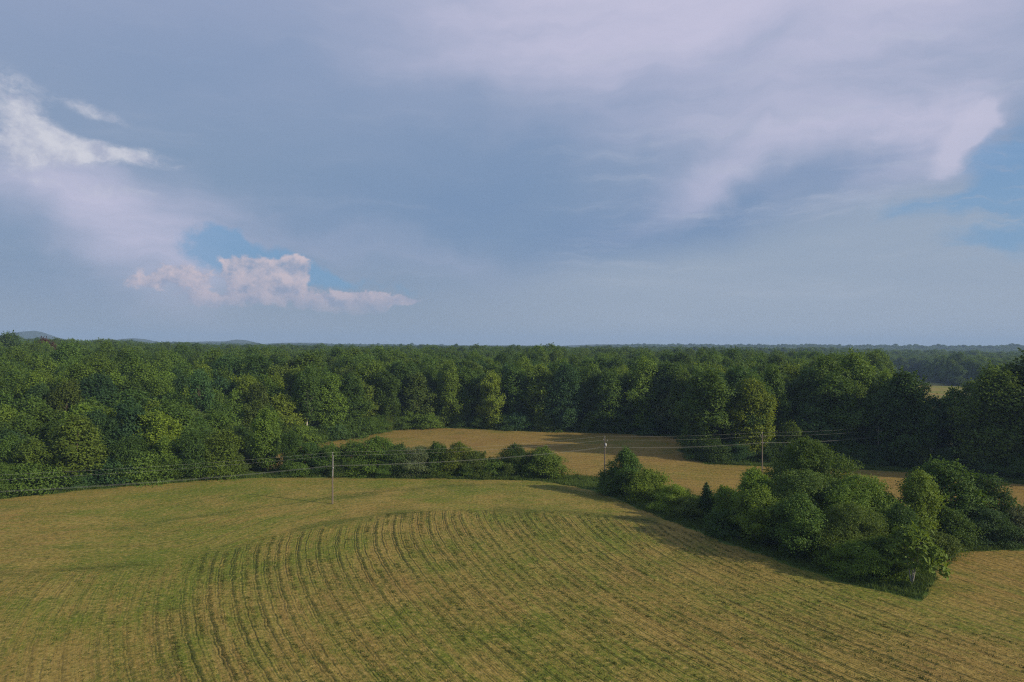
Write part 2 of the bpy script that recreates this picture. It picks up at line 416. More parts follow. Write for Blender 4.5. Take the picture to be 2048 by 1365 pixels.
rowatt = rowm * (.34 + .6 * inner) * (.55 + .8 * vnoise(GX / 20, GY / 20, 35))
rowatt = np.maximum(rowatt, (inN & ~inR & (GX < 40)) * .42 * sstep(.25, .7, vnoise(GX / 22, GY / 12, 37)))
rowatt = np.maximum(rowatt, inF * .5)
rowatt = np.where(inN & (GX > 40) & ~inR, np.maximum(rowatt, .6), rowatt)
nyv, nxv = GX.shape
idx = np.arange(nyv * nxv).reshape(nyv, nxv)
quads = np.stack([idx[:-1, :-1], idx[:-1, 1:], idx[1:, 1:], idx[1:, :-1]], -1).reshape(-1, 4)
cxm = (.25 * (GX[:-1, :-1] + GX[:-1, 1:] + GX[1:, 1:] + GX[1:, :-1])).ravel()
cym = (.25 * (GY[:-1, :-1] + GY[:-1, 1:] + GY[1:, 1:] + GY[1:, :-1])).ravel()
ATT = {'across': ac, 'along': al, 'band': band, 'farfield': np.maximum(inF * 1.0, .9 * sstep(59, 70, GX) * sstep(86, 98, GY) * inN)}
COV = np.stack([mown, lush, rowatt, np.ones_like(mown)], -1).reshape(-1, 4)
def mesh_np(name, verts, faces, material, smooth=False, tone=None):
    me = bpy.data.meshes.new(name)
    n = len(verts); f = len(faces); k = faces.shape[1]
    me.vertices.add(n); me.vertices.foreach_set('co', np.asarray(verts, np.float32).ravel())
    me.loops.add(f * k); me.loops.foreach_set('vertex_index', faces.astype(np.int32).ravel())
    me.polygons.add(f); me.polygons.foreach_set('loop_start', (np.arange(f) * k).astype(np.int32))
    me.polygons.foreach_set('loop_total', np.full(f, k, np.int32))
    me.polygons.foreach_set('use_smooth', np.full(f, smooth, bool))
    me.update(calc_edges=True)
    if tone is not None:
        a = me.attributes.new('tone', 'FLOAT', 'FACE'); a.data.foreach_set('value', np.asarray(tone, np.float32))
    if material: me.materials.append(material)
    return me
def link(name, me, parent=None, **props):
    o = bpy.data.objects.new(name, me); C.objects.link(o)
    if parent is not None: o.parent = parent
    for k, v in props.items(): o[k] = v
    return o
def sheet(name, sel, label, cat):
    q = quads[sel]; used = np.unique(q); remap = np.full(nyv * nxv, -1); remap[used] = np.arange(len(used))
    V = np.stack([GX.ravel()[used], GY.ravel()[used], GZ.ravel()[used]], -1)
    me = mesh_np(name, V, remap[q], FARM, True)
    for k, v in ATT.items():
        a = me.attributes.new(k, 'FLOAT', 'POINT'); a.data.foreach_set('value', v.ravel()[used].astype(np.float32))
    a = me.attributes.new('cover', 'FLOAT_COLOR', 'POINT'); a.data.foreach_set('color', COV[used].astype(np.float32).ravel())
    return link(name, me, kind='structure', label=label, category=cat)
fN = in_poly(cxm, cym, NEAR); fF = in_poly(cxm, cym, FAR) & ~fN
sheet('hayfield', fN, 'mown hayfield striped with curving rows in front of the hedges', 'field')
sheet('far_hayfield', fF, 'tan mown field between the hedges and the tall wood', 'field')
sheet('ground', ~(fN | fF), 'green ground under the woods and hedges out to the horizon', 'ground')

# ------------------------------------------------------------------ distant hills
def hills():
    xs = np.linspace(-5600, 4200, 240); ys = np.linspace(3750, 5200, 40)
    X, Y = np.meshgrid(xs, ys)
    def hump(px, top, wpx, D=4300, depth=330, flat=2):
        a = (px - 1024) / 1365 * D; h = (684 + 11 * px / 2048 - top) / 1365 * D + H_CAM + 6
        w = wpx / 1365 * D
        return h * np.exp(-np.abs((X - a) / w) ** flat) * np.exp(-((Y - D) / depth) ** 2)
    Z = hump(62, 661, 34, flat=3)
    for a in ((95, 672, 55, 4300), (10, 668, 70, 4400), (265, 675, 60, 4250), (215, 678, 60, 4400), (480, 677, 45, 4250), (420, 681, 160, 4400), (600, 684, 150, 4300), (-90, 672, 90, 4300),
              (1660, 690.5, 70, 4300), (1560, 692, 70, 4250), (885, 686, 16, 4200), (1220, 688, 200, 4400), (-220, 676, 60, 4250)):
        Z = np.maximum(Z, hump(*a))
    Z = Z - 12 + (vnoise(X / 120, Y / 120, 77) - .5) * 8
    f = np.arange(X.size).reshape(X.shape)
    q = np.stack([f[:-1, :-1], f[:-1, 1:], f[1:, 1:], f[1:, :-1]], -1).reshape(-1, 4)
    me = mesh_np('hills', np.stack([X.ravel(), Y.ravel(), Z.ravel()], -1), q, simple('wooded_hill', (.02, .04, .02), c2=(.03, .05, .025), scale=.02, stretch=(1, 1, 1)), True)
    link('hills', me, kind='structure', label='low blue hills along the horizon', category='hills')
hills()

# ------------------------------------------------------------------ tree builders
def unit(v): return v / np.maximum(np.linalg.norm(v, axis=-1, keepdims=True), 1e-9)
def leaf_quads(c, n, size, rng, aspect=1.5):
    N = len(c)
    t = unit(np.cross(n, unit(rng.normal(size=(N, 3))))); b = np.cross(n, t)
    s = (size * rng.uniform(.6, 1.35, N))[:, None]
    L = t * s * aspect * .5; W = b * s * .5
    fold = n * s * .12
    v = np.stack([c - L, c - W * .9 + L * .1 + fold, c + L, c + W * .9 + L * .1 + fold], 1).reshape(-1, 3)
    f = np.arange(N * 4).reshape(N, 4)
    return v, f
def tube(path, radii, sides=7):
    P = np.asarray(path, float); V = []; F = []
    for i, p in enumerate(P):
        d = P[min(i + 1, len(P) - 1)] - P[max(i - 1, 0)]; d = d / max(np.linalg.norm(d), 1e-9)
        a = np.cross(d, (0, 0, 1.0) if abs(d[2]) < .9 else (1.0, 0, 0)); a /= np.linalg.norm(a); b = np.cross(d, a)
        for k in range(sides):
            t = 2 * math.pi * k / sides; V.append(p + (a * math.cos(t) + b * math.sin(t)) * radii[i])
    for i in range(len(P) - 1):
        for k in range(sides):
            k2 = (k + 1) % sides
            F.append((i * sides + k, i * sides + k2, (i + 1) * sides + k2, (i + 1) * sides + k))
    return np.array(V), np.array(F)
def merge(parts):
    V = []; F = []; o = 0
    for v, f in parts: V.append(v); F.append(f + o); o += len(v)
    return np.concatenate(V), np.concatenate(F)
PROFILE = {
    'oval':   lambda t: np.sin(np.pi * np.clip(t, 0, 1) ** .85) ** .55,
    'column': lambda t: np.clip(1 - np.abs(2 * t - .95) ** 4.5, 0.03, 1) ** .6 * (1 - .12 * t),
    'spread': lambda t: np.clip(np.sin(np.pi * (.12 + .86 * t ** .8)), 0, 1) ** .5,
    'cone':   lambda t: np.clip(1.02 - t, 0, 1) ** .8,
    'dome':   lambda t: np.sqrt(np.clip(1 - t ** 2.2, 0, 1)),
}
PROTO = {}
def make_proto(name, h, r, base, shape, seed, leaf, puff, dens=5.0, trunk=None, fill=.35, leafy=1.0, bark=None, lobes=.28, tilt=0.0, droop=0.0, aspect=1.5, stems=1, trunk_r=None, loose=.10, shoots=.16):
    rng = np.random.default_rng(seed)
    prof = PROFILE[shape]; z0 = h * base; span = h - z0
    ph = rng.uniform(0, 6.28, 6)
    area = 4 * math.pi * r * span * .42; puff = puff * (1.0 if h > 22 else .86)
    npuff = int(max(14, area / (puff * puff) * .62))
    tt = []
    while len(tt) < npuff:
        t = rng.uniform(0, 1)
        if rng.uniform() < prof(np.array(t)) + .08: tt.append(t)
    tt = np.array(tt)
    th = rng.uniform(0, 2 * math.pi, npuff)
    lob = 1 + lobes * (np.sin(2 * th + ph[0] + 3 * tt) + .7 * np.sin(3 * th + ph[1] - 5 * tt)) * .6 + lobes * .8 * np.sin(15 * tt + ph[2] + 2 * np.sin(th + ph[3])) * .6
    rad = prof(tt) * (r - puff * .55) * lob * np.sqrt(rng.uniform(fill, 1, npuff))
    pc = np.stack([rad * np.cos(th) + tilt * tt * r, rad * np.sin(th), z0 + span * tt * .97], -1)
    pc[:, 2] -= droop * (rad / r) ** 2 * span * .25
    pr = puff * rng.uniform(.55, 1.35, npuff)
    pr = np.minimum(pr, np.maximum(.35, pc[:, 2]))
    pc[:, 2] = np.minimum(pc[:, 2], h - pr * .7)
    nl = int(dens * leafy * area / (leaf * leaf))
    wgt = pr ** 2 / np.sum(pr ** 2)
    pi = rng.choice(npuff, nl, p=wgt)
    d = unit(rng.normal(size=(nl, 3)) + np.array([0, 0, .35]))
    rr = pr[pi] * (.45 + .6 * rng.uniform(0, 1, nl) ** .6)
    rr = rr * (1 + .45 * rng.uniform(0, 1, nl) ** 4)
    lean = unit(pc - np.array([0, 0, h * .35]))
    c = pc[pi] + d * rr[:, None] * np.array([1, 1, .72])
    c += lean[pi] * (np.sum(d * lean[pi], 1) * rr * .35)[:, None]
    # loose sprays between the clumps keep the outline ragged
    fr = rng.uniform(size=nl) < loose; q = fr.sum(); tf = rng.uniform(0, 1, q); tf = np.where(rng.uniform(size=q) < prof(tf) + .1, tf, rng.uniform(.1, .75, q)); hf = rng.uniform(0, 6.283, q)
    lf = 1 + lobes * (np.sin(2 * hf + ph[0] + 3 * tf) + .7 * np.sin(3 * hf + ph[1] - 5 * tf)) * .6 + lobes * .48 * np.sin(15 * tf + ph[2] + 2 * np.sin(hf + ph[3]))
    lf = lf + .16 * np.sin(5 * hf + 13 * tf + ph[4]) + .14 * np.sin(4 * hf - 21 * tf + ph[5])
    rf = prof(tf) * r * .96 * lf * np.sqrt(rng.uniform(.4, 1.12, q))
    c[fr] = np.stack([rf * np.cos(hf) + tilt * tf * r, rf * np.sin(hf), z0 + span * tf - droop * (rf / r) ** 2 * span * .25], -1) + rng.normal(0, .25, (q, 3))
    d[fr] = unit(rng.normal(size=(q, 3)) + np.array([0, 0, .5]))
    # upright shoots standing out of the clumps
    ns = max(8, int(npuff * 1.3)); sp_ = rng.integers(0, npuff, ns)
    sd = unit(lean[sp_] * .7 + np.array([0, 0, .75]) + rng.normal(size=(ns, 3)) * .45); sl = puff * rng.uniform(.5, 1.5, ns)
    isf = np.where((rng.uniform(size=nl) < shoots) & ~fr)[0]; k_ = rng.integers(0, ns, len(isf)); u_ = rng.uniform(0, 1, len(isf))
    c[isf] = pc[sp_[k_]] + sd[k_] * (pr[sp_[k_]] * .75 + sl[k_] * u_)[:, None] + rng.normal(size=(len(isf), 3)) * (.20 * puff * (1.1 - u_))[:, None]
    c[:, 2] = np.maximum(c[:, 2], .12)
    outw = unit(c - np.array([0, 0, h * .45]))
    nrm = unit(d * .55 + outw * .35 + np.array([0, 0, .25]) + rng.normal(size=(nl, 3)) * .42)
    v, f = leaf_quads(c, nrm, leaf, rng, aspect)
    ptone = rng.uniform(0, 1, npuff)
    tone = np.clip(.55 * ptone[pi] + .45 * rng.uniform(0, 1, nl), 0, 1)
    crown = mesh_np(name + '_crown', v, f, LEAF['mid green'], False, tone)
    # trunk and limbs, each limb reaching a puff
    tr = trunk_r or max(.05, h * .014)
    parts = []
    for s in range(stems):
        a = rng.uniform(0, 6.28); lean = (0 if stems == 1 else .16) * h
        k = 7; zt = np.linspace(-.3, h * .86, k)
        path = np.stack([np.linspace(0, lean * math.cos(a), k) + rng.normal(0, .012 * h, k) * np.linspace(0, 1, k) + tilt * r * np.linspace(0, 1, k),
                         np.linspace(0, lean * math.sin(a), k) + rng.normal(0, .012 * h, k) * np.linspace(0, 1, k), zt], -1)
        parts.append(tube(path, tr / stems ** .5 * np.linspace(1.15, .18, k)))
        for j in rng.choice(npuff, min(npuff, 12 // stems + 2), replace=False):
            p = pc[j]; zz = max(h * .12, p[2] * rng.uniform(.55, .8))
            q = np.array([np.interp(zz, zt, path[:, i]) for i in range(3)])
            if p[2] < zz + .2: continue
            mid = (q + p) * .5 + np.array([0, 0, .04 * h]) * rng.uniform(-.3, .6)
            parts.append(tube([q, mid, p], np.array([.42, .28, .10]) * tr * (1 - .5 * zz / h), 5))
    V, F = merge(parts)
    tm = mesh_np(name + '_trunk', V, F, bark or BARK, True)
    PROTO[name] = dict(h=h, r=r, crown=crown, trunk=tm)
# tall woodland trees
make_proto('oak',      29, 6.6, .22, 'spread', 1, 0.425, 1.9)
make_proto('poplar',   31, 5.2, .16, 'column', 2, 0.408, 1.7)
make_proto('maple',    28, 5.8, .15, 'oval', 3, 0.408, 1.7)
make_proto('hickory',  30, 5.6, .20, 'oval', 4, 0.425, 2.1, lobes=.42)
make_proto('ash',      27, 5.0, .16, 'column', 5, 0.391, 1.5, lobes=.4)
make_proto('edge_oak',   29, 6.6, .03, 'spread', 6, 0.425, 1.9, lobes=.4)
make_proto('edge_maple', 27, 5.4, .04, 'oval', 7, 0.408, 1.7, lobes=.42)
make_proto('edge_elm',   31, 5.6, .05, 'column', 8, 0.408, 1.5, lobes=.5)
make_proto('mid_maple', 18, 4.9, .10, 'oval', 9, 0.357, 1.35, lobes=.35)
make_proto('mid_oak',   16, 5.4, .07, 'dome', 10, 0.357, 1.4, lobes=.35)
make_proto('mid_elm',   20, 4.6, .08, 'column', 12, 0.357, 1.25, lobes=.42)
make_proto('small_locust', 12, 4.7, .05, 'dome', 13, 0.255, .95, lobes=.45, loose=.35)
make_proto('small_maple', 12.5, 4.0, .04, 'oval', 14, 0.255, .95, lobes=.45, loose=.35)
make_proto('bush_round',  6.5, 4.2, .0, 'dome', 15, 0.196, .75, dens=5, lobes=.4, loose=.4)
make_proto('bush_loose',  7.0, 4.4, .0, 'dome', 16, 0.178, .6, lobes=.6, dens=4.6, loose=.5)
make_proto('bush_tall',   9.0, 4.0, .0, 'oval', 17, 0.196, .75, lobes=.5, loose=.4)
make_proto('bush_low',    3.8, 3.4, .0, 'dome', 18, 0.187, .5, lobes=.5, loose=.45)
make_proto('hedge_tree',  16, 8.0, .03, 'dome', 19, 0.255, 1.1, lobes=.45, loose=.35)
make_proto('hedge_thicket', 12, 7.0, .0, 'dome', 20, 0.196, .7, lobes=.5, dens=4.2, loose=.5)
make_proto('slim_tree',   13, 2.8, .05, 'column', 21, 0.221, .7, lobes=.55, loose=.35)
make_proto('juniper',     7, 1.7, .03, 'cone', 22, .2, .4, lobes=.15, dens=6)
make_proto('pine',        27, 4.2, .5, 'spread', 23, 0.357, 1.2, dens=3.4, lobes=.5)
make_proto('sycamore',    27, 5.2, .30, 'oval', 24, 0.408, 1.4, dens=2.6, lobes=.5, bark=BARK_PALE)
make_proto('young_tree',  8.5, 4.2, .42, 'dome', 25, .36, .7, dens=3.2, bark=BARK_PALE, droop=.5, aspect=2.8, stems=4, trunk_r=.2, lobes=.4)
make_proto('bare_tree',   14, 4.5, .2, 'oval', 26, .3, 1.0, dens=.9, bark=BARK_DEAD, lobes=.5)
make_proto('snag',        9, 1.6, .3, 'oval', 27, .3, .8, dens=.05, bark=BARK_PALE)

def plant(name, proto, x, y, h=None, color='mid green', label='', cat='tree', group=None, width=1.0, rot=None):
    p = PROTO[proto]; s = (h / p['h']) if h else 1.0
    e = bpy.data.objects.new(name, None); C.objects.link(e)
    e.empty_display_size = .5
    e.location = (x, y, float(height(x, y)) - .05)
    e.rotation_euler = (0, 0, random.uniform(0, 6.283) if rot is None else rot)
    e.scale = (s * width * random.uniform(.92, 1.1), s * width * random.uniform(.92, 1.1), s)
    e['label'] = label; e['category'] = cat
    if group: e['group'] = group
    t = bpy.data.objects.new('trunk' if cat != 'bush' else 'stem', p['trunk']); C.objects.link(t); t.parent = e
    c = bpy.data.objects.new('crown' if cat != 'bush' else 'foliage', p['crown']); C.objects.link(c); c.parent = e
    c.material_slots[0].link = 'OBJECT'; c.material_slots[0].material = LEAF[color]
    return e

# ------------------------------------------------------------------ hedge across the middle and hedge on the right: hand placed
HG = 'bushes and trees of the field hedges'
HEDGE = [
 # name, proto, x, y, height, width, colour, label, category
 ('poplar_tree', 'mid_elm', -68.5, 190, 17.5, 1.0, 'mid green', 'mid green tree at the corner where the cross hedge meets the wood', 'tree'),
 ('sapling_tree', 'slim_tree', -60.5, 188, 11.8, .95, 'mid green', 'slim pointed tree at the wood end of the cross hedge', 'tree'),
 ('hedge_bush', 'bush_loose', -56, 190, 8.2, 1.0, 'dark green', 'dark bush beside the slim pointed tree in the cross hedge', 'bush'),
 ('hedge_bush', 'bush_round', -50, 189, 7.6, 1.05, 'mid green', 'rounded green bush behind the wires left of the pale-topped pole', 'bush'),
 ('hedge_bush', 'bush_loose', -44.5, 190, 8.4, 1.0, 'dark green', 'loose dark bush directly behind the near utility pole', 'bush'),
 ('hedge_tree', 'bush_tall', -37, 189, 10.0, 1.15, 'mid green', 'tallest rounded tree of the cross hedge', 'tree'),
 ('hedge_bush', 'bush_round', -31, 188, 7.8, 1.0, 'olive', 'olive bush beside the tallest tree of the cross hedge', 'bush'),
 ('hedge_bush', 'bush_loose', -25.5, 188, 7.6, 1.1, 'grey-green', 'grey-green loose bush midway along the cross hedge', 'bush'),
 ('hedge_bush', 'bush_round', -20.5, 188.5, 8.3, .95, 'dark green', 'dark bush touching the yellow-green bush of the cross hedge', 'bush'),
 ('hedge_bush', 'bush_tall', -14.5, 187, 8.9, .95, 'yellow-green', 'bright yellow-green bush standing out in the cross hedge', 'bush'),
 ('hedge_bush', 'bush_loose', -9.5, 187, 6.6, 1.0, 'olive', 'low olive bush between the yellow-green and the dark bush', 'bush'),
 ('hedge_bush', 'bush_low', -4, 187, 4.8, 1.2, 'mid green', 'lowest bush in the dip of the cross hedge', 'bush'),
 ('hedge_bush', 'bush_tall', 1.0, 187, 8.6, .85, 'dark green', 'dark upright bush next to the big round bright bush', 'bush'),
 ('hedge_bush', 'bush_round', 8.6, 186, 7.6, 1.22, 'bright green', 'big round bright green bush at the open end of the cross hedge', 'bush'),
 # right hedge, from the gap towards the camera
 ('hedge_tree', 'small_maple', 27.6, 164, 11.0, 1.0, 'dark green', 'dark rounded tree beside the utility pole at the hedge gap', 'tree'),
 ('hedge_bush', 'bush_round', 24.8, 165.5, 6.0, .95, 'dark green', 'dark bush tucked under the rounded tree at the gap', 'bush'),
 ('hedge_bush', 'bush_round', 31.6, 158, 7.0, 1.0, 'bright green', 'bright rounded bush in front of the dark tree at the gap', 'bush'),
 ('hedge_bush', 'bush_loose', 35.8, 149, 5.6, 1.05, 'bright green', 'light green loose bush next after the gap trees', 'bush'),
 ('hedge_bush', 'bush_low', 37.5, 143, 4.2, 1.1, 'olive', 'low olive shrub at the foot of the juniper', 'bush'),
 ('juniper_tree', 'juniper', 40.3, 141, 7.6, 1.1, 'blue-green', 'small dark conical juniper in the hedge', 'tree'),
 ('hedge_bush', 'bush_round', 43.6, 139, 7.0, .9, 'mid green', 'green bush just behind the conical juniper', 'bush'),
 ('hedge_bush', 'bush_low', 42.0, 131, 4.4, 1.2, 'dark green', 'low dark shrub edging the mown rows beside the juniper', 'bush'),
 ('hedge_tree', 'small_maple', 47.2, 133, 12.0, .95, 'bright green', 'bright green leafy tree rising by the third utility pole', 'tree'),
 ('hedge_bush', 'bush_tall', 45.8, 126, 10.0, 1.1, 'bright green', 'bright green bush under the bright leafy hedge tree', 'bush'),
 ('hedge_bush', 'bush_tall', 49.5, 117.5, 10.2, 1.15, 'dark green', 'dark bush at the shadowed field edge of the thicket', 'bush'),
 ('hedge_tree', 'hedge_tree', 62.0, 142, 16.5, .95, 'dark green', 'largest dark domed tree of the hedge', 'tree'),
 ('hedge_thicket', 'hedge_thicket', 55.0, 128, 12.6, 1.0, 'olive', 'tall olive thicket in front of the largest domed hedge tree', 'bush'),
 ('hedge_thicket', 'hedge_thicket', 64.0, 125, 12.3, 1.0, 'mid green', 'green fine-leaved thicket between the domed tree and the white-stemmed tree', 'bush'),
 ('hedge_thicket', 'hedge_thicket', 56.6, 114, 9.6, .9, 'olive', 'lowest olive thicket bulging over the shaded field edge', 'bush'),
 ('hedge_bush', 'bush_loose', 54.0, 106.5, 5.4, 1.05, 'bright green', 'bright leafy bush beside the white-stemmed tree', 'bush'),
 ('hedge_bush', 'bush_loose', 59.0, 108, 5.8, .9, 'mid green', 'loose bush crowding behind the white-stemmed tree', 'bush'),
 ('young_tree', 'young_tree', 60.7, 103.5, 8.6, 1.0, 'bright green', 'young tree with white forked stems and drooping leaves', 'tree'),
 ('hedge_bush', 'bush_loose', 70.5, 133, 8.0, 1.0, 'mid green', 'green bush in the saddle behind the olive thicket', 'bush'),
 ('hedge_bush', 'bush_tall', 67.2, 118, 8.6, .9, 'dark green', 'dark bush left of the slim yellow-green hedge tree', 'bush'),
 ('slim_tree', 'slim_tree', 74.4, 124, 13.4, .95, 'yellow-green', 'slim yellow-green tree in the hedge', 'tree'),
 ('hedge_tree', 'small_locust', 82.5, 131, 14.2, 1.15, 'mid green', 'spreading green tree beside the slim yellow-green tree', 'tree'),
 ('hedge_tree', 'small_locust', 90.5, 131, 11.6, 1.0, 'dark green', 'lower dark tree at the far end of the hedge', 'tree'),
 ('hedge_bush', 'bush_round', 79.5, 125, 6.4, 1.0, 'dark green', 'dark bush at the foot of the spreading hedge tree', 'bush'),
 ('hedge_bush', 'bush_loose', 86.5, 125.5, 6.6, 1.0, 'blue-green', 'blue-green bush below the spreading hedge tree', 'bush'),
 ('hedge_bush', 'bush_low', 72.8, 117.5, 4.0, 1.0, 'olive', 'small olive shrub under the slim yellow-green tree', 'bush'),
 ('hedge_bush', 'bush_loose', 94.5, 127.5, 6.0, 1.1, 'grey-green', 'grey-green bush at the far end of the hedge', 'bush'),
 ('hedge_bush', 'bush_round', 102, 129, 6.5, 1.1, 'mid green', 'green bush of the hedge past its tall trees', 'bush'),
]
for k, x in enumerate((-58, -53, -47, -41, -34, -28, -22.5, -17.5, -12, -6.5, -1.5, 4.5)):
    HEDGE.append(('hedge_bush', ('bush_low', 'bush_loose', 'bush_round')[k % 3], x, 185.4 + (k % 2) * .8, (3.4, 4.2, 3.8)[k % 3], 1.15,
                  ('mid green', 'dark green', 'olive', 'bright green')[k % 4], ('low ', 'straggly ', 'rounded ')[k % 3] + ('mid green', 'dark green', 'olive', 'bright green')[k % 4] + ' skirt bush filling the foot of the cross hedge', 'bush'))
for n, pr, x, y, h, w, col, lab, cat in HEDGE:
    plant(n, pr, x, y, h, col, lab, cat, HG, w)

# ------------------------------------------------------------------ the copse and single trees one can name
NAMED = [
 ('ash_tree', 'edge_maple', 75.5, 215, 25, 1.1, 'yellow-green', 'tall yellowish tree at the front of the copse', 'tree'),
 ('edge_shrub', 'bush_round', 63.5, 214.5, 7.0, 1.3, 'dark green', 'dark shrub at the field corner of the copse', 'bush'),
 ('edge_shrub', 'bush_loose', 69.5, 212.5, 6.2, 1.1, 'blue-green', 'blue-green shrub at the foot of the tall yellowish tree', 'bush'),
 ('edge_shrub', 'bush_round', 80.5, 213.5, 6.8, 1.0, 'dark green', 'dark shrub behind the third utility pole', 'bush'),
 ('edge_tree', 'small_maple', 88, 215, 12, 1.0, 'bright green', 'bright green small tree at the edge of the copse', 'tree'),
 ('edge_tree', 'mid_oak', 96, 219, 18, 1.1, 'blue-green', 'blue-green spreading tree leaning out of the copse', 'tree'),
 ('ash_tree', 'edge_maple', 86, 225, 29, .8, 'mid green', 'tall tree close behind the yellowish tree of the copse', 'tree'),
 ('edge_shrub', 'bush_round', 93, 211.5, 6.5, 1.1, 'olive', 'olive shrub along the copse by the fourth utility pole', 'bush'),
 ('edge_shrub', 'bush_loose', 101, 211, 6.0, 1.2, 'mid green', 'green shrub along the copse by the fourth utility pole', 'bush'),
 ('edge_shrub', 'bush_round', 108, 210.5, 5.6, 1.1, 'dark green', 'dark shrub behind the fourth utility pole', 'bush'),
 ('edge_tree', 'edge_oak', 104, 226, 32, 1.0, 'dark green', 'tall dark tree at the middle of the copse', 'tree'),
 ('edge_tree', 'edge_oak', 113.5, 227, 33, .95, 'mid green', 'tallest tree of the copse', 'tree'),
 ('edge_tree', 'edge_maple', 122, 222, 27.5, .9, 'mid green', 'green tree at the gap end of the copse', 'tree'),
 ('edge_tree', 'mid_elm', 129.5, 222.5, 22, .95, 'mid green', 'shorter green tree beside the gap in the trees', 'tree'),
 ('cedar_tree', 'mid_maple', 140, 226, 18.5, 1.25, 'blue-green', 'blue-green tree standing in the gap between copse and big oak', 'tree'),
 ('big_oak', 'edge_oak', 139.5, 196, 27, 1.0, 'dark green', 'dark oak beside the gap at the end of the far field', 'tree'),
 ('big_oak', 'edge_oak', 149, 193, 34.5, 1.25, 'dark green', 'largest dark oak at the end of the far field', 'tree'),
 ('big_oak', 'edge_maple', 158, 184, 31, 1.3, 'dark green', 'dark tree next to the largest oak', 'tree'),
 ('edge_tree', 'mid_maple', 146.5, 226, 21.5, .9, 'mid green', 'green tree between the gap and the dark oaks', 'tree'),
 ('edge_shrub', 'bush_round', 128, 199, 6.4, 1.2, 'dark green', 'dark shrub under the oak beside the gap', 'bush'),
 ('edge_shrub', 'bush_loose', 138, 187.5, 6.4, 1.2, 'dark green', 'dark shrub under the largest oak', 'bush'),
 ('sycamore_tree', 'sycamore', -75, 250.5, 27, .9, 'mid green', 'sycamore with bare white limbs at the wood edge', 'tree'),
 ('pine_tree', 'pine', -104, 228, 26.5, 1.0, 'blue-green', 'dark pine with a bare trunk inside the wood', 'tree'),
 ('dead_snag', 'snag', -88, 186.5, 11.5, 1.0, 'grey-green', 'pale dead snag poking out of the wood edge', 'tree'),
 ('bare_tree', 'bare_tree', 64, 276, 17, 1.0, 'grey-green', 'grey half-bare tree at the dark back edge of the far field', 'tree'),
 ('edge_tree', 'edge_elm', -27, 297.5, 29, .95, 'bright green', 'pale green tree taller than its neighbours behind the far field', 'tree'),
 ('edge_tree', 'small_maple', -67, 264, 11, .9, 'yellow-green', 'small yellow-green tree at the slanting wood edge', 'tree'),
 ('edge_tree', 'bush_tall', -80, 243, 9, 1.1, 'mid green', 'small round tree where the far field meets the wood', 'tree'),
 ('edge_tree', 'mid_oak', -83, 222, 17, 1.1, 'olive', 'olive rounded tree overlooking the end of the far field', 'tree'),
 ('rust_tree', 'oak', -318, 466, 34, 1.0, 'rust', 'rust-brown tree on the wooded skyline', 'tree'),
 ('skyline_tree', 'maple', -350, 475, 39, 1.2, 'dark green', 'round dark tree standing above the wooded skyline', 'tree'),
]
for n, pr, x, y, h, w, col, lab, cat in NAMED:
    plant(n, pr, x, y, h, col, lab, cat, None, w)

# ------------------------------------------------------------------ the woods: nearest trees as things, the rest as one mass
taken = [(a[2], a[3], 4.0) for a in NAMED]
def forest_ok(x, y):
    t = x / np.maximum(y, 1)
    ok = ~in_poly(x, y, OPEN) & ~in_poly(x, y, MEADOW) & (y > 60)
    ok &= ~((t > .59) & (t < .675) & (y > 185) & (y < 720))          # the gap
    ok &= ~((x > 120) & (y > 232) & (y < 300) & (t > .43))
    return ok & (np.abs(t) < 1.08)
cand = []
sp = 5.6
for jy in range(int(100 / sp), int(420 / sp)):
    for jx in range(int(-420 / sp), int(420 / sp)):
        x = (jx + random.uniform(.08, .92) + (.5 if jy % 2 else 0)) * sp; y = (jy + random.uniform(.08, .92)) * sp
        cand.append((x, y))
cand = np.array(cand)
cand = cand[forest_ok(cand[:, 0], cand[:, 1])]
dedge, _ = line_dist(cand[:, 0], cand[:, 1], OPEN, True)
left = sstep(-55, -80, cand[:, 0]) * sstep(275, 235, cand[:, 1])
htall = 26.5 + (vnoise(cand[:, 0] / 14, cand[:, 1] / 14, 41) - .5) * 6 + RNG.normal(0, 1.9, len(cand))
hleft = 10.5 + .24 * dedge + RNG.normal(0, 2.0, len(cand))
hh = htall * (1 - left) + np.minimum(htall, hleft) * left
keep = np.ones(len(cand), bool)
# thin the tall stands so that crowns keep room
order = np.argsort(dedge); pts = []
grid = {}
for i in order:
    x, y = cand[i]; need = 4.3 + hh[i] * .14
    g = (int(x // 10), int(y // 10)); okp = dedge[i] > 2.2
    if okp:
        for a in (-1, 0, 1):
            for b in (-1, 0, 1):
                for (px_, py_, pn) in grid.get((g[0] + a, g[1] + b), ()):
                    if (px_ - x) ** 2 + (py_ - y) ** 2 < (.5 * (need + pn)) ** 2: okp = False
        for (px_, py_, pn) in taken:
            if (px_ - x) ** 2 + (py_ - y) ** 2 < pn * pn: okp = False
    if okp: grid.setdefault(g, []).append((x, y, need)); pts.append(i)
pts = np.array(pts)
X, Y, HH, DE = cand[pts, 0], cand[pts, 1], hh[pts], dedge[pts]
inview = np.abs(X / Y) < .80
prio = np.where(inview, DE + .06 * Y + (np.hypot(X, Y) > 400) * 500, 1e6)
sel = np.argsort(prio)[:285]
ind = np.zeros(len(pts), bool); ind[sel] = prio[sel] < 1e5
def pick(h, de, x, y):
    if h > 23:
        if de < 9: return random.choice(['edge_oak', 'edge_maple', 'edge_elm', 'edge_elm'])
        return random.choice(['oak', 'poplar', 'maple', 'hickory', 'ash', 'poplar'])
    if h > 14.5: return random.choice(['mid_maple', 'mid_oak', 'mid_elm'])
    return random.choice(['small_locust', 'small_maple', 'small_locust'])
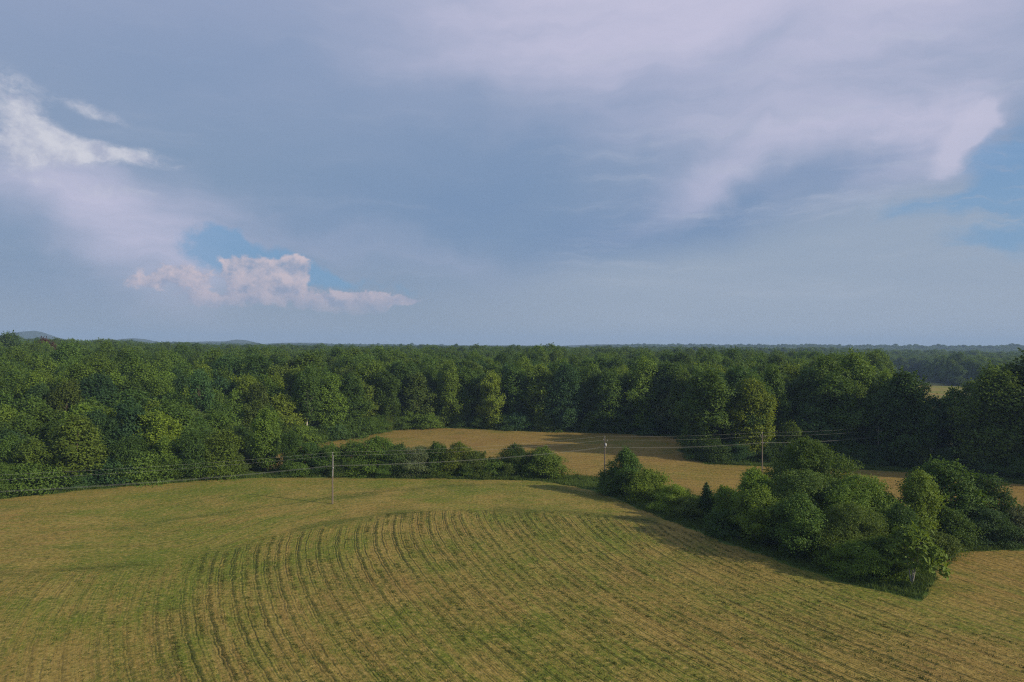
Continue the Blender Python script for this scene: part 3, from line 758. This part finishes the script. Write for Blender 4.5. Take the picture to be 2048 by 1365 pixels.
FORM = dict(oak='broad-topped', poplar='columnar', maple='oval-crowned', hickory='lumpy-crowned', ash='narrow', edge_oak='broad-topped', edge_maple='oval-crowned', edge_elm='columnar',
            mid_maple='oval-crowned', mid_oak='dome-shaped', mid_elm='columnar', small_locust='dome-shaped', small_maple='oval-crowned',
            bush_round='rounded', bush_loose='straggly', bush_tall='upright', bush_low='low')
def colour():
    return random.choices(['dark green', 'mid green', 'bright green', 'olive', 'blue-green', 'yellow-green'], [30, 34, 14, 9, 10, 3])[0]
for i in np.where(ind)[0]:
    x, y, h, de = X[i], Y[i], HH[i], DE[i]
    pr = pick(h, de, x, y); c = colour()
    if x < -60: place, grp = 'in the wood by the hayfield', 'trees of the wood by the hayfield'
    elif x < 78: place, grp = 'in the tall wood behind the far field', 'trees of the tall wood'
    else: place, grp = 'in the copse near the fourth pole' if x < 132 else 'among oaks at the far field end', 'trees of the copse and oaks'
    size = 'tall' if h > 23 else ('middle-sized' if h > 14.5 else 'small')
    edge = ', at its edge' if de < 8 else ''
    plant('broadleaf_tree', pr, x, y, h, c, f'{size} {c} {FORM[pr]} tree {place}{edge}', 'tree', grp, random.uniform(.95, 1.4))
# low shrubs closing the foot of the woods
bd = np.array(OPEN[3:25]); nsh = 0
for (x1, y1), (x2, y2) in zip(bd[:-1], bd[1:]):
    L = math.hypot(x2 - x1, y2 - y1); n = int(L / 5.2)
    for k in range(n):
        t = (k + random.uniform(.2, .8)) / n
        nx_, ny_ = (y2 - y1) / L, -(x2 - x1) / L
        x = x1 + t * (x2 - x1) - nx_ * random.uniform(1.0, 3.2); y = y1 + t * (y2 - y1) - ny_ * random.uniform(1.0, 3.2)
        if not (abs(x / y) < .82) or in_poly(np.array(x), np.array(y), OPEN): continue
        if any((x - a) ** 2 + (y - b) ** 2 < 9 for a, b, _ in taken): continue
        c = random.choice(['dark green', 'mid green', 'mid green', 'olive', 'blue-green'])
        place = 'wood bordering the mown hayfield' if y < 186 and x < 0 else ('tall wood behind the far field' if x < 62 else 'copse and oaks beside the far field')
        sk = random.choice(['bush_round', 'bush_loose', 'bush_tall', 'bush_low'])
        plant('edge_shrub', sk, x, y, random.uniform(3.5, 7.5), c,
              f'{FORM[sk]} {c} shrub at the foot of the {place}', 'bush', 'shrubs along the wood edges', random.uniform(.9, 1.3))
        nsh += 1

# far woodland: one object whose points carry tree crowns
fx, fy, fh, fw = [list(v) for v in (X[~ind], Y[~ind], HH[~ind], np.ones((~ind).sum()))]
def ring(r0, r1, sp, w):
    xs = np.arange(-r1, r1, sp); ys = np.arange(60, r1, sp)
    gxx, gyy = np.meshgrid(xs, ys)
    gxx = gxx + RNG.uniform(-.46, .46, gxx.shape) * sp; gyy = gyy + RNG.uniform(-.46, .46, gyy.shape) * sp
    gxx, gyy = gxx.ravel(), gyy.ravel(); r = np.hypot(gxx, gyy)
    m = (r >= r0) & (r < r1) & (gyy > 420 if r0 < 420 else gyy > 60) & forest_ok(gxx, gyy)
    gxx, gyy = gxx[m], gyy[m]
    clear = vnoise(gxx / 260, gyy / 260, 51)
    m = ~((clear > .80) & (np.hypot(gxx, gyy) > 750))
    gxx, gyy = gxx[m], gyy[m]
    fx.extend(gxx); fy.extend(gyy); fh.extend(25 + (vnoise(gxx / 30, gyy / 30, 43) - .5) * 7 + RNG.normal(0, 1.7, len(gxx))); fw.extend(np.full(len(gxx), w))
ring(400, 800, 8.2, 1.15); ring(800, 1700, 10.0, 1.35); ring(1700, 3700, 14.0, 1.9)
fx, fy, fh, fw = map(np.array, (fx, fy, fh, fw))
side = np.abs(fx / fy) > .8                     # beyond the frame edge: thinner margin only near
fz = height(fx, fy) - .4
me = bpy.data.meshes.new('far_woodland'); me.vertices.add(len(fx))
me.vertices.foreach_set('co', np.stack([fx, fy, fz], -1).astype(np.float32).ravel())
kinds = ['oak', 'poplar', 'maple', 'hickory', 'ash', 'edge_maple']
kidx = RNG.integers(0, len(kinds), len(fx))
small = fh < 20; 
base_h = np.array([PROTO[k]['h'] for k in kinds])[kidx]
sc = fh / base_h
wid = np.where(small, np.maximum(sc, .72), sc) * fw * RNG.uniform(.9, 1.2, len(fx))
for nme, v, tp in (('kind_index', kidx, 'INT'), ('turn', RNG.uniform(0, 6.28, len(fx)), 'FLOAT')):
    a = me.attributes.new(nme, tp, 'POINT'); a.data.foreach_set('value', v.astype(np.int32 if tp == 'INT' else np.float32))
a = me.attributes.new('size', 'FLOAT_VECTOR', 'POINT'); a.data.foreach_set('vector', np.stack([wid, wid, sc], -1).astype(np.float32).ravel())
wood = link('far_woodland', me, kind='stuff', label='rolling green woodland canopy stretching to the horizon', category='woodland')
# canopy sources: crowns of trees that stand in the scene
src = {}
for o in bpy.data.objects:
    if o.name.split('.')[0] == 'crown' and o.data:
        k = o.data.name.replace('_crown', '')
        src.setdefault(k, {}).setdefault(o.material_slots[0].material.name, o)
ng = bpy.data.node_groups.new('canopy', 'GeometryNodeTree')
ng.interface.new_socket('Geometry', in_out='INPUT', socket_type='NodeSocketGeometry')
ng.interface.new_socket('Geometry', in_out='OUTPUT', socket_type='NodeSocketGeometry')
gi = ng.nodes.new('NodeGroupInput'); go = ng.nodes.new('NodeGroupOutput')
g2i = ng.nodes.new('GeometryNodeGeometryToInstance')
for j, k in enumerate(kinds):
    cols = ['leaves_dark_green', 'leaves_mid_green', 'leaves_olive', 'leaves_blue_green', 'leaves_mid_green', 'leaves_dark_green']
    d = src.get(k) or src.get('edge_oak')
    ob = d.get(cols[j]) or list(d.values())[0]
    oi = ng.nodes.new('GeometryNodeObjectInfo'); oi.inputs['Object'].default_value = ob; oi.transform_space = 'ORIGINAL'
    ng.links.new(oi.outputs['Geometry'], g2i.inputs[0])
iop = ng.nodes.new('GeometryNodeInstanceOnPoints'); iop.inputs['Pick Instance'].default_value = True
def nattr(n, t):
    a = ng.nodes.new('GeometryNodeInputNamedAttribute'); a.data_type = t; a.inputs['Name'].default_value = n; return a.outputs['Attribute']
ng.links.new(gi.outputs[0], iop.inputs['Points']); ng.links.new(g2i.outputs[0], iop.inputs['Instance'])
ng.links.new(nattr('kind_index', 'INT'), iop.inputs['Instance Index']); ng.links.new(nattr('size', 'FLOAT_VECTOR'), iop.inputs['Scale'])
cx = ng.nodes.new('ShaderNodeCombineXYZ'); ng.links.new(nattr('turn', 'FLOAT'), cx.inputs[2])
e2r = ng.nodes.new('FunctionNodeEulerToRotation'); ng.links.new(cx.outputs[0], e2r.inputs[0]); ng.links.new(e2r.outputs[0], iop.inputs['Rotation'])
ng.links.new(iop.outputs[0], go.inputs[0])
mod = wood.modifiers.new('canopy', 'NODES'); mod.node_group = ng

# ------------------------------------------------------------------ utility poles and wires
POLES = [(-128, 118), (-40, 153), (25, 183), (71.6, 195), (112, 208.5), (152, 222)]
PH = 11.0
ARM = []
def part(name, parts, material, parent, smooth=True):
    V, F = merge(parts); return link(name, mesh_np(name, V, F, material, smooth), parent)
def boxp(cx_, cy_, cz_, sx, sy, sz):
    v = np.array([(cx_ + a * sx / 2, cy_ + b * sy / 2, cz_ + c * sz / 2) for a in (-1, 1) for b in (-1, 1) for c in (-1, 1)])
    f = np.array([(0, 1, 3, 2), (4, 6, 7, 5), (0, 4, 5, 1), (2, 3, 7, 6), (0, 2, 6, 4), (1, 5, 7, 3)])
    return v, f
def insulator(x, y, z):
    zs = [z, z + .06, z + .07, z + .14, z + .15, z + .22, z + .28]; rs = [.03, .05, .11, .07, .1, .06, .02]
    return tube([(x, y, q) for q in zs], rs, 8)
PLAB = ['utility pole behind the hayfield corner', 'utility pole with a pale top standing alone in the mown hayfield', 'utility pole at the gap beside the dark rounded hedge tree',
        'utility pole rising behind the bright leafy hedge tree', 'utility pole against the dark copse', 'utility pole hidden among the trees of the copse']
ATTACH = []
for i, (x, y) in enumerate(POLES):
    p0 = POLES[max(i - 1, 0)]; p1 = POLES[min(i + 1, len(POLES) - 1)]
    ang = math.atan2(p1[1] - p0[1], p1[0] - p0[0])
    hp = PH if i != 3 else 10.9
    e = bpy.data.objects.new('utility_pole', None); C.objects.link(e)
    z = float(height(x, y)); e.location = (x, y, z); e.rotation_euler = (0, 0, ang)
    e['label'] = PLAB[i]; e['category'] = 'utility pole'; e['group'] = 'poles of the power line'
    zz = np.linspace(-.5, hp, 8)
    part('shaft', [tube([(0.02 * math.sin(q), 0, q) for q in zz], np.linspace(.20, .125, 8), 10)], POLEWOOD, e)
    part('top_pin', [tube([(0, 0, hp - .3), (0, 0, hp + .32)], [.035, .03], 6)], PALEMETAL, e)
    part('insulator', [insulator(0, 0, hp + .3)], PORCELAIN, e)
    if i != 1:
        part('crossarm', [boxp(.19, 0, hp - .7, .11, 2.2, .13)], POLEWOOD, e, False)
        part('brace', [tube([(.15, .75, hp - .74), (.13, 0, hp - 1.35)], [.025, .025], 5), tube([(.15, -.75, hp - .74), (.13, 0, hp - 1.35)], [.025, .025], 5)], PALEMETAL, e)
        part('insulator', [insulator(.19, 1.0, hp - .62)], PORCELAIN, e); part('insulator', [insulator(.19, -1.0, hp - .62)], PORCELAIN, e)
        o2 = (.19, -1.0, hp - .34)
    else:
        part('bracket', [tube([(0, -.1, hp - .5), (0, -.55, hp - .35)], [.04, .035], 6)], PALEMETAL, e)
        part('insulator', [insulator(0, -.55, hp - .36)], PORCELAIN, e)
        part('riser_conduit', [tube([(.0, -.19, 6.2), (0.02, -.17, 8.2), (.03, -.15, hp - .2)], [.06, .06, .055], 7), tube([(.0, -.2, 8.3), (.1, -.34, 8.1), (.02, -.2, 7.8)], [.06, .09, .06], 7)], PALEMETAL, e)
        o2 = (0, -.55, hp - .08)
    part('cable_bracket', [tube([(0, -.45, hp - 2.5), (0, .45, hp - 2.5)], [.04, .04], 6)], PALEMETAL, e)
    part('spool_insulator', [insulator(0, -.42, hp - 2.62)], PORCELAIN, e); part('spool_insulator', [insulator(0, .42, hp - 2.62)], PORCELAIN, e)
    if i == 2: part('transformer', [tube([(.1, -.33, hp - 2.2), (.1, -.33, hp - 2.15), (.1, -.33, hp - 1.45), (.1, -.33, hp - 1.38)], [.12, .22, .22, .1], 12)], PALEMETAL, e)
    M = Matrix.Translation((x, y, z)) @ Matrix.Rotation(ang, 4, 'Z')
    ATTACH.append([M @ Vector(q) for q in ((0, 0, hp + .55), o2, (0, -.42, hp - 2.45), (0, .42, hp - 2.45))])
WL = ['top wire strung over the tips of the utility poles', 'upper wire carried on the crossarm ends of the poles', 'lower cable on the field side of the poles', 'lower cable on the wood side of the poles']
for w in range(4):
    parts = []
    for a, b in zip(ATTACH[:-1], ATTACH[1:]):
        A, B = a[w], b[w]; L = (B - A).length; sag = (.011 if w < 2 else .013) * L
        path = [tuple(A.lerp(B, t) - Vector((0, 0, sag * 4 * t * (1 - t)))) for t in np.linspace(0, 1, 17)]
        parts.append(tube(path, [.010 if w >= 2 else .009] * 17, 5))
    V, F = merge(parts)
    link('power_wire', mesh_np('power_wire', V, F, WIREMAT, True), label=WL[w], category='wire', group='wires of the power line')

# ------------------------------------------------------------------ grasses
def grass_mat(name, c, c2):
    m, nt = mat(name); t = attr(nt, 'tone')
    geo = new(nt, 'ShaderNodeNewGeometry'); p = noise(nt, S(nt, geo.outputs['Position']), .15, 3, .6)
    col = mixc(nt, (t * .7 + (p - .5) * 1.2 + .15).clamp(), c, c2)
    b = new(nt, 'ShaderNodeBsdfPrincipled'); nt.links.new(col.k, b.inputs['Base Color']); b.inputs['Roughness'].default_value = .8; b.inputs['Specular IOR Level'].default_value = .15
    tr = new(nt, 'ShaderNodeBsdfTranslucent'); nt.links.new(col.k, tr.inputs[0])
    mx = new(nt, 'ShaderNodeMixShader'); mx.inputs[0].default_value = .25
    nt.links.new(b.outputs[0], mx.inputs[1]); nt.links.new(tr.outputs[0], mx.inputs[2]); finish(nt, mx.outputs[0]); return m
def tufts(name, x, y, hgt, blades, spread, width, material, label):
    n = len(x); x = np.repeat(x, blades); y = np.repeat(y, blades); hg = np.repeat(hgt, blades) * RNG.uniform(.55, 1.15, n * blades)
    x = x + RNG.normal(0, spread, n * blades); y = y + RNG.normal(0, spread, n * blades)
    z = height(x, y); a = RNG.uniform(0, 6.28, n * blades); w = width * RNG.uniform(.7, 1.3, n * blades)
    lx = RNG.normal(0, .45, n * blades) * hg; ly = RNG.normal(0, .45, n * blades) * hg
    v = np.stack([np.stack([x - w * np.cos(a), y - w * np.sin(a), z - .03], -1), np.stack([x + w * np.cos(a), y + w * np.sin(a), z - .03], -1),
                  np.stack([x + lx, y + ly, z + hg], -1)], 1).reshape(-1, 3)
    f = np.arange(n * blades * 3).reshape(-1, 3)
    tone = np.repeat(RNG.uniform(0, 1, n), blades)
    link(name, mesh_np(name, v, f, material, False, tone), kind='stuff', label=label, category='grass')
# taller seams between the mown swaths
ys = RNG.uniform(60, 150, 60000); us = (np.round(RNG.uniform(-110, 80, 60000) / ROW) + .5 * (RNG.uniform(size=60000) < .3)) * ROW + RNG.normal(0, .2, 60000)
xs = us - (row_u(np.zeros_like(ys), ys))
for _ in range(3): xs = xs - (row_u(xs, ys) - us - ROW * .5)
m = in_poly(xs, ys, ROWS) & (RNG.uniform(size=len(xs)) < .25 + .75 * sstep(-4, 8, xs + 52 + .35 * (ys - 100))) & (RNG.uniform(size=len(xs)) < .10 + .9 * sstep(.35, .75, .6 * vnoise(us * .6, ys * .09, 61) + .4 * vnoise(us * .9, ys * .5, 62)))
xs, ys = xs[m], ys[m]
tufts('row_grass', xs, ys, RNG.uniform(.08, .26, len(xs)), 5, .16, .05, grass_mat('row_grass', (.060, .080, .018), (.11, .125, .03)), 'darker taller grass left in seams between mown rows')
# ragged headland bands and scattered regrowth
bx_, by_ = RNG.uniform(-125, 60, 160000), RNG.uniform(66, 182, 160000)
d1, _ = line_dist(bx_, by_, G1); d2, _ = line_dist(bx_, by_, G2)
nzb = (vnoise(bx_ / 6, by_ / 6, 31) - .5) * 2.6
m = in_poly(bx_, by_, NEAR) & ((np.abs(d1 + nzb) < 1.1) & (vnoise(bx_ / 9, by_ / 9, 32) > .38) | (np.abs(d2 + nzb * 1.5) < 1.3) & (vnoise(bx_ / 9, by_ / 9, 32) > .42) | (RNG.uniform(size=160000) < .34 * sstep(.3, .75, vnoise(bx_ / 8, by_ / 8, 63))))
tufts('regrowth_grass', bx_[m], by_[m], RNG.uniform(.06, .16, m.sum()), 4, .25, .045, grass_mat('regrowth_grass', (.085, .105, .022), (.16, .17, .04)), 'green regrowth scattered through the mown hayfield')
m = in_poly(bx_, by_, NEAR) & (RNG.uniform(size=160000) < .4 * sstep(.3, .75, vnoise(bx_ / 6, by_ / 6, 64))) & ~m
tufts('straw_stubble', bx_[m], by_[m], RNG.uniform(.05, .13, m.sum()), 4, .28, .045, grass_mat('straw_stubble', (.27, .18, .045), (.38, .27, .08)), 'pale dry stubble littering the mown hayfield')
# lush uncut margins under hedges and woods
lx_, ly_ = RNG.uniform(-125, 145, 260000), RNG.uniform(92, 300, 260000)
m = in_poly(lx_, ly_, OPEN) & ~in_poly(lx_, ly_, NEAR) & ~in_poly(lx_, ly_, FAR)
lx_, ly_ = lx_[m], ly_[m]
tufts('margin_grass', lx_, ly_, .5 + .8 * vnoise(lx_ / 3, ly_ / 3, 66) ** 2, 6, .25, .07, grass_mat('margin_grass', (.055, .095, .018), (.11, .155, .03)), 'lush uncut grass margin along hedges and woods')

# ------------------------------------------------------------------ haze
zmin = float(GZ.min()) - 1.0
v, f = boxp(0, 0, 0, 2, 2, 2)
v = v * np.array([FARR + 300, FARR + 300, 1]); v[:, 2] = np.where(v[:, 2] > 0, 150.0, zmin)
m, hn = mat('haze_air')
pv = new(hn, 'ShaderNodeVolumePrincipled'); pv.inputs['Color'].default_value = (.46, .66, .96, 1); pv.inputs['Density'].default_value = .00013
pv.inputs['Anisotropy'].default_value = 0.0
o = new(hn, 'ShaderNodeOutputMaterial'); hn.links.new(pv.outputs[0], o.inputs['Volume'])
link('haze', mesh_np('haze', v, f, m), kind='stuff', label='pale blue summer haze in the distance', category='haze')
print('trees', len(sel), 'shrubs', nsh, 'far', len(fx))
